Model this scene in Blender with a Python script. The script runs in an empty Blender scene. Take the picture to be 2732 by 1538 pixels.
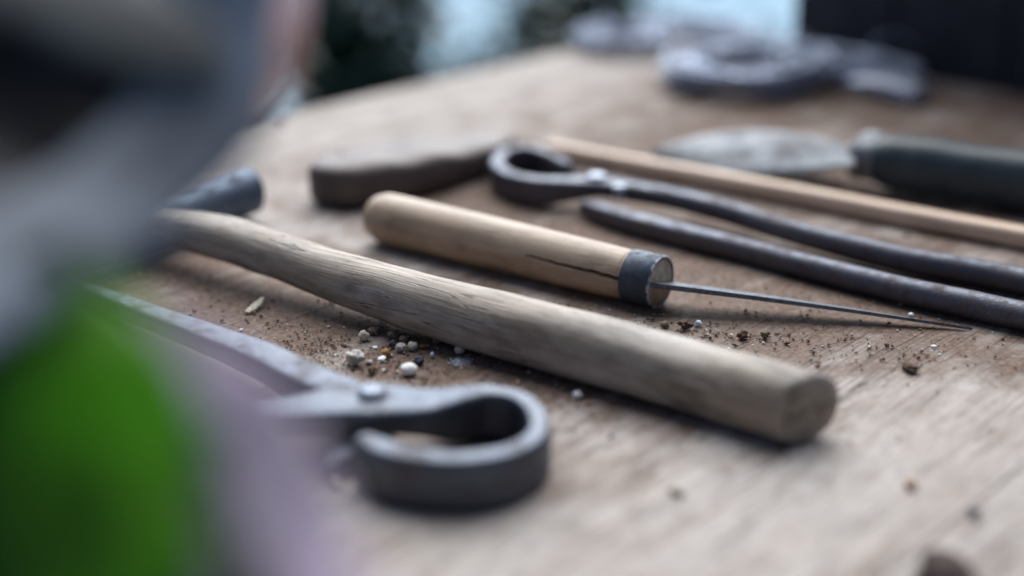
import bpy, bmesh, math, random
from mathutils import Vector, Matrix, noise, Quaternion

# ------------------------------------------------------------------ camera, sky, sun, exposure
scene = bpy.context.scene
COL = scene.collection
R = math.radians
cam_data = bpy.data.cameras.new('camera')
cam = bpy.data.objects.new('camera', cam_data)
COL.objects.link(cam)
cam.location = (0, 0, 0.311)
cam.rotation_euler = (R(90 - 21), 0, 0)
cam_data.lens = 50
cam_data.sensor_width = 36
cam_data.clip_start = 0.02
cam_data.clip_end = 200
cam_data.dof.use_dof = True
cam_data.dof.focus_distance = 0.795
cam_data.dof.aperture_fstop = 1.6
cam_data.dof.aperture_blades = 0
scene.camera = cam

SUN_EL, SUN_AZ = 46, 5          # the light comes from behind the table, high up
world = bpy.data.worlds.new('World')
scene.world = world
world.use_nodes = True
wn = world.node_tree
bg = wn.nodes['Background']
sky = wn.nodes.new('ShaderNodeTexSky')
sky.sky_type = 'NISHITA'
sky.sun_disc = False
sky.sun_elevation = R(SUN_EL)
sky.sun_rotation = R(SUN_AZ)
sky.dust_density = 3.0
sky.air_density = 0.5
sky.ozone_density = 2.0
wn.links.new(sky.outputs[0], bg.inputs[0])
bg.inputs[1].default_value = 0.05
sun_data = bpy.data.lights.new('sun', 'SUN')
sun_data.energy = 2.5
sun_data.angle = R(80)
sun_data.color = (0.92, 0.965, 1.0)
sun = bpy.data.objects.new('sun', sun_data)
COL.objects.link(sun)
sun.location = (0.5, 3, 4)
sd = Vector((math.sin(R(SUN_AZ)) * math.cos(R(SUN_EL)), math.cos(R(SUN_AZ)) * math.cos(R(SUN_EL)), math.sin(R(SUN_EL))))
sun.rotation_euler = (-sd).to_track_quat('-Z', 'Y').to_euler()
vs = scene.view_settings
vs.view_transform = 'Standard'
vs.look = 'None'
vs.exposure = 1.35
vs.gamma = 1.0
vs.use_curve_mapping = False

rnd = random.Random(7)

# ------------------------------------------------------------------ helpers
def link(o, parent=None):
    COL.objects.link(o)
    if parent is not None:
        o.parent = parent
    return o

def tag(o, label, cat, group=None):
    o['label'] = label
    o['category'] = cat
    if group:
        o['group'] = group
    return o

def thing(name, label, cat, loc=(0, 0, 0), rz=0.0, group=None):
    o = bpy.data.objects.new(name, None)
    o.empty_display_size = 0.02
    o.location = loc
    o.rotation_euler = (0, 0, rz)
    link(o)
    return tag(o, label, cat, group)

def mesh_obj(name, verts, faces, mat, parent=None, smooth=True, loc=None):
    me = bpy.data.meshes.new(name)
    me.from_pydata([tuple(v) for v in verts], [], faces)
    me.validate()
    bm = bmesh.new(); bm.from_mesh(me)
    bmesh.ops.recalc_face_normals(bm, faces=bm.faces[:])
    bm.to_mesh(me); bm.free()
    if smooth:
        me.polygons.foreach_set('use_smooth', [True] * len(me.polygons))
    if mat is not None:
        me.materials.append(mat)
    o = bpy.data.objects.new(name, me)
    if loc is not None:
        o.location = loc
    return link(o, parent)

def catmull(pts, n):
    """resample a list of equal-length tuples with a Catmull-Rom spline, n steps per span"""
    out = []
    P = [tuple(2 * a - b for a, b in zip(pts[0], pts[1]))] + list(pts) + [tuple(2 * a - b for a, b in zip(pts[-1], pts[-2]))]
    for i in range(1, len(P) - 2):
        p0, p1, p2, p3 = P[i - 1], P[i], P[i + 1], P[i + 2]
        for k in range(n):
            t = k / n
            out.append(tuple(0.5 * (2 * b + (c - a) * t + (2 * a - 5 * b + 4 * c - d) * t * t + (3 * b - a - 3 * c + d) * t ** 3)
                             for a, b, c, d in zip(p0, p1, p2, p3)))
    out.append(tuple(pts[-1]))
    return out

def sup(a, e):
    c, s = math.cos(a), math.sin(a)
    return (math.copysign(abs(c) ** (2 / e), c), math.copysign(abs(s) ** (2 / e), s))

def loft(rows, seg=24, cap=(0.5, 0.5), rough=0.0, freq=60, seed=0, shape=None):
    """rows: (x, y, z, half_width, half_height, exponent): a tube whose width lies in the
    horizontal plane across the path and whose height is vertical.  cap: roundness at each end."""
    n = len(rows)
    rings = []
    def frame(i):
        a = Vector(rows[max(i - 1, 0)][:3]); b = Vector(rows[min(i + 1, n - 1)][:3])
        t = (b - a).normalized()
        s = t.cross(Vector((0, 0, 1))).normalized()
        u = s.cross(t).normalized()
        return t, s, u
    def ring(i, shrink=1.0, push=0.0, k=0):
        x, y, z, w, h, e = rows[i]
        t, s, u = frame(i)
        c = Vector((x, y, z)) + t * push
        vs = []
        for j in range(seg):
            a = 2 * math.pi * j / seg
            ca, sa = sup(a, e)
            p = c + s * (ca * w * shrink) + u * (sa * h * shrink)
            if rough:
                q = noise.noise_vector(p * freq + Vector((seed, seed * 1.7, 0)))
                p = p + q * rough * shrink
            if shape:
                p = shape(p, c, i / (n - 1), a)
            vs.append(p)
        return vs
    def capr(i, sgn, k):
        m = min(rows[i][3], rows[i][4]) * k
        return [ring(i, 1 - k * (1 - math.cos(b)), sgn * m * math.sin(b)) for b in (R(25), R(50), R(72), R(90))]
    if cap[0]:
        rings += list(reversed(capr(0, -1, cap[0])))
    for i in range(n):
        rings.append(ring(i))
    if cap[1]:
        rings += capr(n - 1, 1, cap[1])
    verts = [v for r in rings for v in r]
    faces = []
    for i in range(len(rings) - 1):
        for j in range(seg):
            a = i * seg + j; b = i * seg + (j + 1) % seg
            faces.append((a, b, b + seg, a + seg))
    for base, rr, flip in ((0, rings[0], True), ((len(rings) - 1) * seg, rings[-1], False)):
        c = sum(rr, Vector()) / seg
        verts.append(c); ci = len(verts) - 1
        for j in range(seg):
            f = (base + j, base + (j + 1) % seg, ci)
            faces.append(f[::-1] if flip else f)
    return verts, faces

def box(x0, x1, y0, y1, z0, z1):
    v = [(x, y, z) for z in (z0, z1) for y in (y0, y1) for x in (x0, x1)]
    f = [(0, 2, 3, 1), (4, 5, 7, 6), (0, 1, 5, 4), (2, 6, 7, 3), (0, 4, 6, 2), (1, 3, 7, 5)]
    return v, f

def bevel(o, w, seg=2):
    m = o.modifiers.new('bevel', 'BEVEL'); m.width = w; m.segments = seg
    m.limit_method = 'ANGLE'
    return o

# ------------------------------------------------------------------ materials
def new_mat(name):
    m = bpy.data.materials.new(name)
    m.use_nodes = True
    nt = m.node_tree
    return m, nt, nt.nodes['Principled BSDF']

class NT:
    def __init__(self, nt):
        self.nt = nt
    def n(self, kind, **kw):
        nd = self.nt.nodes.new(kind)
        for k, v in kw.items():
            setattr(nd, k, v)
        return nd
    def set(self, sock, v):
        if isinstance(v, bpy.types.NodeSocket):
            self.nt.links.new(v, sock)
        else:
            sock.default_value = v
    def coord(self, which='Object'):
        return self.n('ShaderNodeTexCoord').outputs[which]
    def mapping(self, vec, scale=(1, 1, 1), rot=(0, 0, 0), loc=(0, 0, 0), kind='POINT'):
        m = self.n('ShaderNodeMapping', vector_type=kind)
        self.set(m.inputs['Vector'], vec); m.inputs['Scale'].default_value = scale
        m.inputs['Rotation'].default_value = rot; m.inputs['Location'].default_value = loc
        return m.outputs[0]
    def noise(self, vec, scale, detail=4, rough=0.55, dist=0.0):
        t = self.n('ShaderNodeTexNoise')
        self.set(t.inputs['Vector'], vec); t.inputs['Scale'].default_value = scale
        t.inputs['Detail'].default_value = detail; t.inputs['Roughness'].default_value = rough
        t.inputs['Distortion'].default_value = dist
        return t.outputs['Fac']
    def ramp(self, fac, stops, interp='LINEAR'):
        r = self.n('ShaderNodeValToRGB')
        cr = r.color_ramp; cr.interpolation = interp
        while len(cr.elements) > len(stops):
            cr.elements.remove(cr.elements[-1])
        while len(cr.elements) < len(stops):
            cr.elements.new(0.5)
        for e, (p, c) in zip(cr.elements, stops):
            e.position = p
            e.color = (c, c, c, 1) if not isinstance(c, (tuple, list)) else (*c, 1)
        self.set(r.inputs[0], fac)
        return r.outputs[0]
    def mix(self, fac, a, b, blend='MIX'):
        m = self.n('ShaderNodeMix', data_type='RGBA', blend_type=blend)
        self.set(m.inputs[0], fac)
        for s, v in ((m.inputs[6], a), (m.inputs[7], b)):
            if isinstance(v, tuple) and len(v) == 3:
                v = (*v, 1)
            self.set(s, v)
        return m.outputs[2]
    def math(self, op, a, b=0.0, clamp=False):
        m = self.n('ShaderNodeMath', operation=op, use_clamp=clamp)
        self.set(m.inputs[0], a); self.set(m.inputs[1], b)
        return m.outputs[0]
    def bump(self, h, strength, dist, normal=None):
        b = self.n('ShaderNodeBump')
        self.set(b.inputs['Height'], h)
        b.inputs['Strength'].default_value = strength; b.inputs['Distance'].default_value = dist
        if normal is not None:
            self.set(b.inputs['Normal'], normal)
        return b.outputs[0]

def wood_mat(name, light, mid, dark, rot=0.0, spec=0.5, grime=0.0, fine=1.0, rough=0.75, crack=0.5, bump=0.6, grey=None, greyamt=0.0, dirt=None):
    """wood with its grain along local X (after rot about Z); optional list of ellipses of dirt and painted shade"""
    m, nt, bs = new_mat(name); N = NT(nt)
    co = N.coord('Object')
    v = N.mapping(co, rot=(0, 0, -rot)) if rot else co
    warp = N.n('ShaderNodeTexNoise'); N.set(warp.inputs['Vector'], v); warp.inputs['Scale'].default_value = 9
    wv = N.n('ShaderNodeVectorMath', operation='SCALE'); N.set(wv.inputs[0], warp.outputs['Color']); wv.inputs['Scale'].default_value = 0.006
    wa = N.n('ShaderNodeVectorMath', operation='ADD'); N.set(wa.inputs[0], v); N.set(wa.inputs[1], wv.outputs[0])
    v = wa.outputs[0]
    g1 = N.noise(N.mapping(v, scale=(6, 130, 130)), fine, 6, 0.6)
    g2 = N.noise(N.mapping(v, scale=(14, 900, 900)), fine, 5, 0.7)
    g3 = N.noise(N.mapping(v, scale=(5, 38, 38)), fine, 3, 0.5)
    blot = N.noise(v, 28, 6, 0.65)
    base = N.ramp(g1, [(0.36, dark), (0.49, mid), (0.63, light)])
    base = N.mix(N.ramp(g3, [(0.40, 0.0), (0.65, 0.5)]), base, mid)
    base = N.mix(0.45, base, N.ramp(g2, [(0.38, dark), (0.5, mid), (0.62, light)]))
    if grey is not None:
        base = N.mix(N.math('MULTIPLY', N.ramp(N.noise(N.mapping(v, scale=(9, 40, 40)), 1.0, 5, 0.6), [(0.40, 0.0), (0.60, 1.0)]), greyamt), base, grey)
    base = N.mix(N.ramp(blot, [(0.52, 0.0), (0.78, 0.55)]), base, tuple(c * 0.55 for c in mid))
    if grime:
        gm = N.ramp(N.noise(N.mapping(co, scale=(22, 60, 60), loc=(3, 1, 6)), 1.0, 5, 0.7), [(0.46, 0.0), (0.66, grime)])
        base = N.mix(gm, base, tuple(c * 0.38 for c in mid))
    # thin dark cracks along the grain
    ck = N.noise(N.mapping(v, scale=(11, 260, 260), loc=(3.1, 1.7, 0.4)), fine, 2, 0.4)
    ckm = N.ramp(ck, [(0.0, 0.0), (0.478, 0.0), (0.5, 1.0), (0.522, 0.0), (1.0, 0.0)])
    gate = N.ramp(N.noise(N.mapping(v, scale=(16, 60, 60), loc=(7, 2, 1)), fine, 2, 0.5), [(0.50, 0.0), (0.58, 1.0)])
    ckm = N.math('MULTIPLY', ckm, gate)
    base = N.mix(N.math('MULTIPLY', ckm, crack), base, (0.022, 0.016, 0.012))
    height = N.math('SUBTRACT', N.math('ADD', N.math('MULTIPLY', g2, 0.6), g1), N.math('MULTIPLY', ckm, 1.2 * crack))
    rr = rough
    if dirt:
        world_co = N.n('ShaderNodeNewGeometry').outputs['Position']
        edge = N.noise(world_co, 22, 6, 0.7)
        mask = None
        for (cx, cy, ang, rx, ry, amt) in dirt:
            mm = N.mapping(world_co, loc=(cx, cy, 0), rot=(0, 0, ang), scale=(rx, ry, 10), kind='TEXTURE')
            ln = N.n('ShaderNodeVectorMath', operation='LENGTH'); N.set(ln.inputs[0], mm)
            d = N.math('ADD', ln.outputs['Value'], N.math('MULTIPLY', N.math('SUBTRACT', edge, 0.5), 1.5))
            k = N.math('MULTIPLY', N.ramp(d, [(0.55, 1.0), (1.0, 0.0)], 'EASE'), amt)
            mask = k if mask is None else N.math('MAXIMUM', mask, k)
        sp = N.noise(world_co, 260, 4, 0.7)
        soil = N.ramp(sp, [(0.3, (0.05, 0.028, 0.018)), (0.52, (0.135, 0.078, 0.050)), (0.75, (0.24, 0.15, 0.10))])
        mask = N.math('MULTIPLY', mask, N.ramp(N.math('ADD', N.math('MULTIPLY', g2, 0.5), N.math('MULTIPLY', sp, 0.5)), [(0.34, 1.0), (0.66, 0.78)]))
        base = N.mix(mask, base, soil)
        # scattered specks of dirt on the whole surface
        ln1 = N.ramp(N.noise(N.mapping(v, scale=(1.6, 130, 130), loc=(2.7, 9.1, 0)), 1.0, 2, 0.4), [(0.0, 0.0), (0.485, 0.0), (0.5, 1.0), (0.515, 0.0), (1.0, 0.0)])
        ln1 = N.math('MULTIPLY', ln1, N.ramp(N.noise(N.mapping(v, scale=(9, 20, 20), loc=(1, 2, 3)), 1.0, 3, 0.6), [(0.42, 0.0), (0.56, 0.85)]))
        base = N.mix(ln1, base, (0.06, 0.043, 0.033))
        height = N.math('SUBTRACT', height, ln1)
        fib = N.ramp(N.noise(N.mapping(v, scale=(70, 700, 700)), 1.0, 3, 0.6), [(0.38, 0.45), (0.48, 0.0), (0.60, 0.0)])
        base = N.mix(fib, base, (0.12, 0.085, 0.065))
        spk = N.ramp(N.noise(world_co, 330, 2, 0.5), [(0.66, 0.0), (0.73, 0.85)])
        spk = N.math('MULTIPLY', spk, N.ramp(N.noise(world_co, 30, 3, 0.6), [(0.40, 0.15), (0.62, 1.0)]))
        base = N.mix(spk, base, (0.045, 0.03, 0.022))
        spw = N.ramp(N.noise(N.mapping(world_co, loc=(5, 3, 1)), 420, 2, 0.5), [(0.70, 0.0), (0.75, 0.7)])
        base = N.mix(spw, base, (0.62, 0.56, 0.48))
        st = N.ramp(N.noise(N.mapping(v, scale=(7, 55, 55), loc=(1.3, 4.2, 0)), 1.0, 4, 0.6), [(0.54, 0.0), (0.72, 0.5)])
        base = N.mix(st, base, (0.19, 0.15, 0.125))
        st2 = N.ramp(N.noise(N.mapping(v, scale=(12, 30, 30), loc=(8.3, 2.2, 0)), 1.0, 4, 0.6), [(0.55, 0.0), (0.75, 0.6)])
        base = N.mix(st2, base, (0.50, 0.45, 0.40))
        bl = N.ramp(N.noise(world_co, 38, 4, 0.6), [(0.58, 0.0), (0.72, 0.5)])
        base = N.mix(bl, base, (0.17, 0.115, 0.085))
        height = N.math('ADD', height, N.math('MULTIPLY', sp, 0.9))
    N.set(bs.inputs['Base Color'], base)
    bs.inputs['Roughness'].default_value = rr
    bs.inputs['Specular IOR Level'].default_value = 0.5
    bs.inputs['IOR'].default_value = 1.0 + spec
    N.set(bs.inputs['Normal'], N.bump(height, bump, 0.0012))
    return m

def steel_mat(name, base=(0.33, 0.34, 0.37), rust=(0.10, 0.06, 0.045), rust_amt=0.5, rough=0.42, metallic=0.9, scale=60):
    m, nt, bs = new_mat(name); N = NT(nt)
    co = N.coord('Object')
    a = N.noise(co, scale, 6, 0.65); b = N.noise(co, scale * 8, 4, 0.7); c = N.noise(co, scale * 0.35, 3, 0.5)
    col = N.mix(N.ramp(b, [(0.35, 0.0), (0.7, 0.6)]), base, tuple(x * 0.6 for x in base))
    rm = N.math('MULTIPLY', N.ramp(N.math('ADD', N.math('MULTIPLY', a, 0.7), N.math('MULTIPLY', c, 0.3)), [(0.44, 0.0), (0.60, 1.0)]), rust_amt)
    col = N.mix(rm, col, rust)
    spots = N.ramp(N.noise(N.mapping(co, loc=(4, 9, 2)), scale * 3.2, 2, 0.5), [(0.74, 0.0), (0.78, 0.5)])
    col = N.mix(spots, col, (0.42, 0.33, 0.24))
    pat = N.ramp(N.noise(N.mapping(co, loc=(1, 3, 8)), scale * 1.1, 6, 0.75), [(0.47, 0.0), (0.60, 0.9)])
    col = N.mix(N.math('MULTIPLY', pat, min(1.0, rust_amt * 1.3)), col, (0.060, 0.034, 0.025))
    scr = N.ramp(N.noise(N.mapping(co, scale=(160, 1500, 700), rot=(0.2, 0.1, 0.6)), 1.0, 2, 0.5), [(0.64, 0.0), (0.70, 0.55)])
    col = N.mix(scr, col, tuple(min(0.6, x * 2.6) for x in base))
    pt = N.n('ShaderNodeNewGeometry').outputs['Pointiness']
    edge = N.math('MULTIPLY', N.ramp(pt, [(0.515, 0.0), (0.56, 1.0)]), N.ramp(a, [(0.40, 0.2), (0.60, 0.9)]))
    col = N.mix(edge, col, tuple(min(0.6, x * 2.8) for x in base))
    N.set(bs.inputs['Base Color'], col)
    N.set(bs.inputs['Metallic'], N.math('MULTIPLY', N.math('SUBTRACT', 1.0, N.math('MAXIMUM', N.math('MULTIPLY', rm, 0.8), spots)), metallic))
    N.set(bs.inputs['Roughness'], N.math('ADD', N.math('ADD', N.math('MULTIPLY', b, 0.25), N.math('MULTIPLY', pat, 0.3)), rough))
    bs.inputs['IOR'].default_value = 1.85
    bs.inputs['Specular IOR Level'].default_value = 0.6
    bs.inputs['Specular Tint'].default_value = (0.72, 0.84, 1.0, 1)
    N.set(bs.inputs['Normal'], N.bump(N.math('ADD', a, N.math('MULTIPLY', b, 0.6)), 0.5, 0.0006))
    return m

def plain_mat(name, col, rough=0.6, var=0.25, scale=40, bump=0.3, spec=0.4, trans=0.0, bd=0.001, metallic=0.0):
    m, nt, bs = new_mat(name); N = NT(nt)
    co = N.coord('Object')
    a = N.noise(co, scale, 6, 0.65)
    lo = tuple(c * (1 - var) for c in col); hi = tuple(min(1, c * (1 + var)) for c in col)
    N.set(bs.inputs['Base Color'], N.ramp(a, [(0.3, lo), (0.7, hi)]))
    bs.inputs['Roughness'].default_value = rough
    bs.inputs['Specular IOR Level'].default_value = 0.5
    bs.inputs['IOR'].default_value = 1.0 + spec
    bs.inputs['Metallic'].default_value = metallic
    if trans:
        bs.inputs['Subsurface Weight'].default_value = trans
        bs.inputs['Subsurface Radius'].default_value = (0.004, 0.004, 0.003)
    N.set(bs.inputs['Normal'], N.bump(a, bump, bd))
    return m

GRAIN = math.atan2(0.7317, 0.6816)
DIRT_SHADE = [(-0.08, 0.765, R(-33), 0.30, 0.11, 1.0), (0.12, 0.87, R(-36), 0.40, 0.15, 1.0), (0.12, 0.735, R(-14), 0.20, 0.055, 0.9),
        (0.42, 1.10, R(-20), 0.52, 0.33, 1.0), (-0.05, 0.60, R(-15), 0.14, 0.055, 0.6), (0.03, 1.02, R(-30), 0.12, 0.06, 0.9), (0.26, 1.30, R(-30), 0.20, 0.12, 1.0)]  # the wide far-right ellipse is soil plus painted cabinet and trowel shadow
M_TABLE = wood_mat('weathered_board', (0.45, 0.40, 0.36), (0.37, 0.32, 0.282), (0.22, 0.178, 0.15), rot=0, fine=1.0, rough=0.8, spec=0.35,
                   crack=0.8, bump=0.55, grey=(0.43, 0.395, 0.365), greyamt=0.75, dirt=DIRT_SHADE)
M_HANDLE = wood_mat('grey_handle_wood', (0.44, 0.375, 0.295), (0.27, 0.205, 0.145), (0.11, 0.075, 0.045), fine=1.0, rough=0.52, grime=0.75, crack=1.0, bump=0.6, spec=0.55,
                    grey=(0.40, 0.37, 0.335), greyamt=0.7)
M_TAN = wood_mat('tan_handle_wood', (0.47, 0.365, 0.265), (0.39, 0.28, 0.185), (0.27, 0.18, 0.11), fine=0.7, rough=0.45, crack=0.35, bump=0.3, grime=0.6, spec=0.55)
M_ENDGRAIN = plain_mat('end_grain', (0.40, 0.33, 0.25), 0.8, 0.45, 160, 0.5)
M_STICK = wood_mat('bamboo', (0.78, 0.58, 0.42), (0.70, 0.50, 0.35), (0.50, 0.34, 0.22), fine=0.6, rough=0.42, crack=0.2, bump=0.2, spec=0.55)
M_STEEL = steel_mat('dark_forged_steel', (0.040, 0.046, 0.060), (0.018, 0.012, 0.011), 0.6, 0.28, metallic=0.5)
M_STEEL2 = steel_mat('rusty_steel', (0.062, 0.060, 0.074), (0.034, 0.019, 0.016), 0.9, 0.30, metallic=0.5, scale=110)
M_HEAD = steel_mat('hammer_steel', (0.085, 0.12, 0.175), (0.03, 0.03, 0.035), 0.35, 0.30, metallic=0.6)
M_FERRULE = steel_mat('black_ferrule', (0.016, 0.021, 0.030), (0.012, 0.010, 0.010), 0.4, 0.34, metallic=0.3, scale=120)
M_FERRULE.node_tree.nodes['Principled BSDF'].inputs['IOR'].default_value = 1.55
M_BLADE = steel_mat('blade_steel', (0.13, 0.145, 0.155), (0.07, 0.055, 0.045), 0.5, 0.40, metallic=0.5, scale=150)
M_PIN = steel_mat('bright_pin', (0.16, 0.18, 0.21), (0.10, 0.07, 0.05), 0.35, 0.32)
M_BLACK = plain_mat('crack_dark', (0.012, 0.010, 0.008), 0.9, 0.2, 100, 0.2)

# ------------------------------------------------------------------ ground and background
M_PAVE = plain_mat('pale_paving', (0.20, 0.33, 0.42), 0.85, 0.35, 7, 0.5)
v, f = box(-30, 30, -20, 60, -0.95, -0.85)
g = mesh_obj('ground', v, f, M_PAVE, smooth=False); g['kind'] = 'structure'

def leaf_mat(name, col, rough=0.4):
    m, nt, bs = new_mat(name); N = NT(nt)
    a = N.noise(N.coord('Object'), 9, 4, 0.6)
    N.set(bs.inputs['Base Color'], N.ramp(a, [(0.3, tuple(c * 0.5 for c in col)), (0.7, tuple(c * 1.5 for c in col))]))
    bs.inputs['Roughness'].default_value = rough
    bs.inputs['Specular IOR Level'].default_value = 0.4
    return m
M_LEAF = leaf_mat('shrub_leaf', (0.014, 0.040, 0.024), 0.28)
M_BARK = plain_mat('brown_bark', (0.085, 0.05, 0.03), 0.9, 0.4, 20, 0.8, bd=0.01)

def shrub(label, loc, h, rad, n, seed, leaf=0.035):
    r = random.Random(seed)
    root = thing('shrub', label, 'shrub', loc, group='shrubs behind the table')
    stems = []
    sv, sf = [], []
    for k in range(7):
        a = r.uniform(0, 2 * math.pi); q = r.uniform(0.2, 0.85)
        tip = Vector((math.cos(a) * rad * q, math.sin(a) * rad * q, h * r.uniform(0.75, 1.0)))
        pts = [(0.02 * math.cos(a), 0.02 * math.sin(a), 0.0), (tip.x * 0.3, tip.y * 0.3, h * 0.35), (tip.x * 0.8, tip.y * 0.8, h * 0.7), tuple(tip)]
        rows = [(*p, max(0.002, 0.011 * (1 - i / 14)), max(0.002, 0.011 * (1 - i / 14)), 2) for i, p in enumerate(catmull(pts, 4))]
        vv, ff = loft(rows, 7, (0, 0.5))
        o = len(sv); sv += vv; sf += [tuple(i + o for i in q2) for q2 in ff]
        stems.append([Vector(p) for p in catmull(pts, 12)])
    mesh_obj('stem', sv, sf, M_BARK, root)
    lv, lf = [], []
    for i in range(n):
        st = r.choice(stems)
        p = st[int(len(st) * (0.12 + 0.88 * r.random()) - 1e-6)]
        p = p + Vector((r.gauss(0, 1), r.gauss(0, 1), r.gauss(0, 0.7))) * rad * 0.26
        if p.z < 0.02:
            p.z = 0.02 + r.random() * 0.1
        d = Vector((r.gauss(0, 1), r.gauss(0, 1), r.gauss(0.1, 0.6))).normalized()
        s = d.cross(Vector((r.gauss(0, 1), r.gauss(0, 1), r.gauss(0, 1)))).normalized()
        u = s.cross(d)
        L = leaf * r.uniform(0.7, 1.5); W = L * 0.28
        o = len(lv)
        lv += [p, p + d * L * 0.45 + s * W + u * L * 0.08, p + d * L, p + d * L * 0.45 - s * W + u * L * 0.08, p + d * L * 0.5]
        lf += [(o, o + 1, o + 4), (o + 1, o + 2, o + 4), (o + 2, o + 3, o + 4), (o + 3, o, o + 4)]
    me = bpy.data.meshes.new('foliage'); me.from_pydata([tuple(x) for x in lv], [], lf); me.materials.append(M_LEAF)
    link(bpy.data.objects.new('foliage', me), root)
    return root

shrub('low dark green shrub closest to the corner of the table', (0.02, 2.75, -0.85), 0.60, 0.30, 5200, 3)
shrub('dark green shrub growing on the left of the brown post', (-0.29, 2.62, -0.85), 0.86, 0.17, 4200, 5)
shrub('dark green shrub beside the back of the table edge behind the grey leaf', (-0.50, 2.25, -0.85), 0.66, 0.24, 4500, 6)
shrub('upright dark green shrub growing to the right of the brown post', (0.17, 3.15, -0.85), 0.78, 0.17, 2600, 9)
post = thing('wooden_post', 'brown wooden post standing among the shrubs', 'post', (-0.185, 2.45, -0.85))
vv, ff = loft([(0, 0, z, 0.028 + 0.002 * math.sin(z * 9), 0.028, 3) for z in (0.0, 0.3, 0.6, 0.9, 1.1, 1.25)], 14, (0, 0.3), 0.004, 12)
mesh_obj('shaft', vv, ff, M_BARK, post)

# ------------------------------------------------------------------ table
table = thing('wooden_table', 'weathered pale wooden table the tools lie on', 'table', (0, 0, -0.85), GRAIN)
# local x runs along the grain, local y to the left of it
for (y0, y1, seed) in ((0.150, 1.0, 1), (-0.30, 0.147, 2)):
    x0, x1 = -0.55, 1.30
    nx, ny = 60, max(4, int((y1 - y0) * 50))
    verts, faces = [], []
    for j in range(ny + 1):
        for i in range(nx + 1):
            x = x0 + (x1 - x0) * i / nx; y = y0 + (y1 - y0) * j / ny
            verts.append((x, y, 0.85))
    top = len(verts)
    for j in range(ny):
        for i in range(nx):
            a = j * (nx + 1) + i
            faces.append((a, a + 1, a + nx + 2, a + nx + 1))
    edge = [i for i in range(nx + 1)] + [(j + 1) * (nx + 1) - 1 for j in range(1, ny + 1)] + \
           [ny * (nx + 1) + i for i in range(nx - 1, -1, -1)] + [j * (nx + 1) for j in range(ny - 1, 0, -1)]
    for e in edge:
        verts.append((verts[e][0], verts[e][1], 0.822))
    m = len(edge)
    for k in range(m):
        faces.append((edge[k], top + k, top + (k + 1) % m, edge[(k + 1) % m]))
    faces.append(tuple(top + k for k in range(m)))
    p = mesh_obj('plank', verts, faces, M_TABLE, table, smooth=False)
    bevel(p, 0.0025, 2)
v, f = box(-0.5, 1.25, -0.24, 0.94, 0.742, 0.8215)
mesh_obj('apron', v, f, M_STICK, table, smooth=False)
for lx in (-0.45, 1.15):
    for ly in (-0.2, 0.84):
        v, f = box(lx, lx + 0.06, ly, ly + 0.06, 0.0, 0.742)
        bevel(mesh_obj('leg', v, f, M_STICK, table, smooth=False), 0.004)

# ------------------------------------------------------------------ hammer
HA = Vector((-0.2255, 0.8632, 0.024)); HB = Vector((0.1418, 0.6043, 0.0175))
hd = HB - HA; HL = math.hypot(hd.x, hd.y); hrz = math.atan2(hd.y, hd.x)
hammer = thing('hammer', 'long hammer with weathered grey wooden handle and dark steel head', 'hammer', (HA.x, HA.y, 0), hrz)
# s along the handle, z centre, half width, half height
prof = [(0.000, .0245, .0105, .0100, 3.0), (0.020, .0245, .0125, .0118, 2.8), (0.045, .0250, .0138, .0130, 2.5), (0.075, .0245, .0142, .0135, 2.4),
        (0.105, .0230, .0142, .0134, 2.3), (0.140, .0210, .0146, .0140, 2.2), (0.190, .0190, .0160, .0158, 2.2), (0.240, .0182, .0172, .0172, 2.2),
        (0.290, .0180, .0178, .0178, 2.2), (0.340, .0178, .0178, .0176, 2.2), (0.390, .0176, .0177, .0174, 2.2), (HL - .004, .0176, .0180, .0175, 2.25)]
rows = [(s, 0.0012 * math.sin(s * 22), z, w, h, e) for s, z, w, h, e in catmull(prof, 16)]
def slant(p, c, t, a):
    k = max(0.0, (t - 0.96) / 0.04)
    return p + Vector((0.42 * k * k * p.y, 0, 0))
vv, ff = loft(rows, 96, (0.3, 0.16), 0.0006, 40, 3, slant)
mesh_obj('handle', vv, ff, M_HANDLE, hammer)
# end grain disc set 0.4 mm proud of the butt
dv, df = [], []
rr = [0.2, 0.45, 0.7, 0.9, 1.0]
xe = HL - .004 + 0.0175 * 0.16 + 0.0004
cent = (xe + 0.0006, 0.0012 * math.sin(HL * 22), .0176)
dv.append(cent)
for q in rr:
    for j in range(40):
        a = 2 * math.pi * j / 40
        ca, sa = sup(a, 2.25)
        wob = 1 + 0.035 * noise.noise(Vector((ca * 2, sa * 2, 5)))
        dv.append((xe + 0.42 * (cent[1] + ca * .0145 * q * wob) + 0.0006 * (1 - q * q) - (0.0003 if q == 1 else 0), cent[1] + ca * .0145 * q * wob, cent[2] + sa * .0140 * q * wob))
for j in range(40):
    df.append((0, 1 + j, 1 + (j + 1) % 40))
    for k in range(4):
        a = 1 + k * 40 + j; b = 1 + k * 40 + (j + 1) % 40
        df.append((a, a + 40, b + 40, b))
M_RINGS, _nt, _bs = new_mat('butt_end_grain'); _N = NT(_nt)
_v = _N.mapping(_N.coord('Object'), loc=(0, 0.006, -.0125))
_w = _N.n('ShaderNodeTexWave', wave_type='RINGS', rings_direction='X')
_N.set(_w.inputs['Vector'], _v); _w.inputs['Scale'].default_value = 190; _w.inputs['Distortion'].default_value = 2.2; _w.inputs['Detail'].default_value = 3
_w.inputs['Detail Scale'].default_value = 1.5
_c = _N.ramp(_w.outputs['Fac'], [(0.2, (0.20, 0.155, 0.11)), (0.8, (0.34, 0.28, 0.21))])
_c = _N.mix(_N.ramp(_N.noise(_v, 110, 5, 0.7), [(0.45, 0.0), (0.62, 0.85)]), _c, (0.12, 0.088, 0.062))
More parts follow.
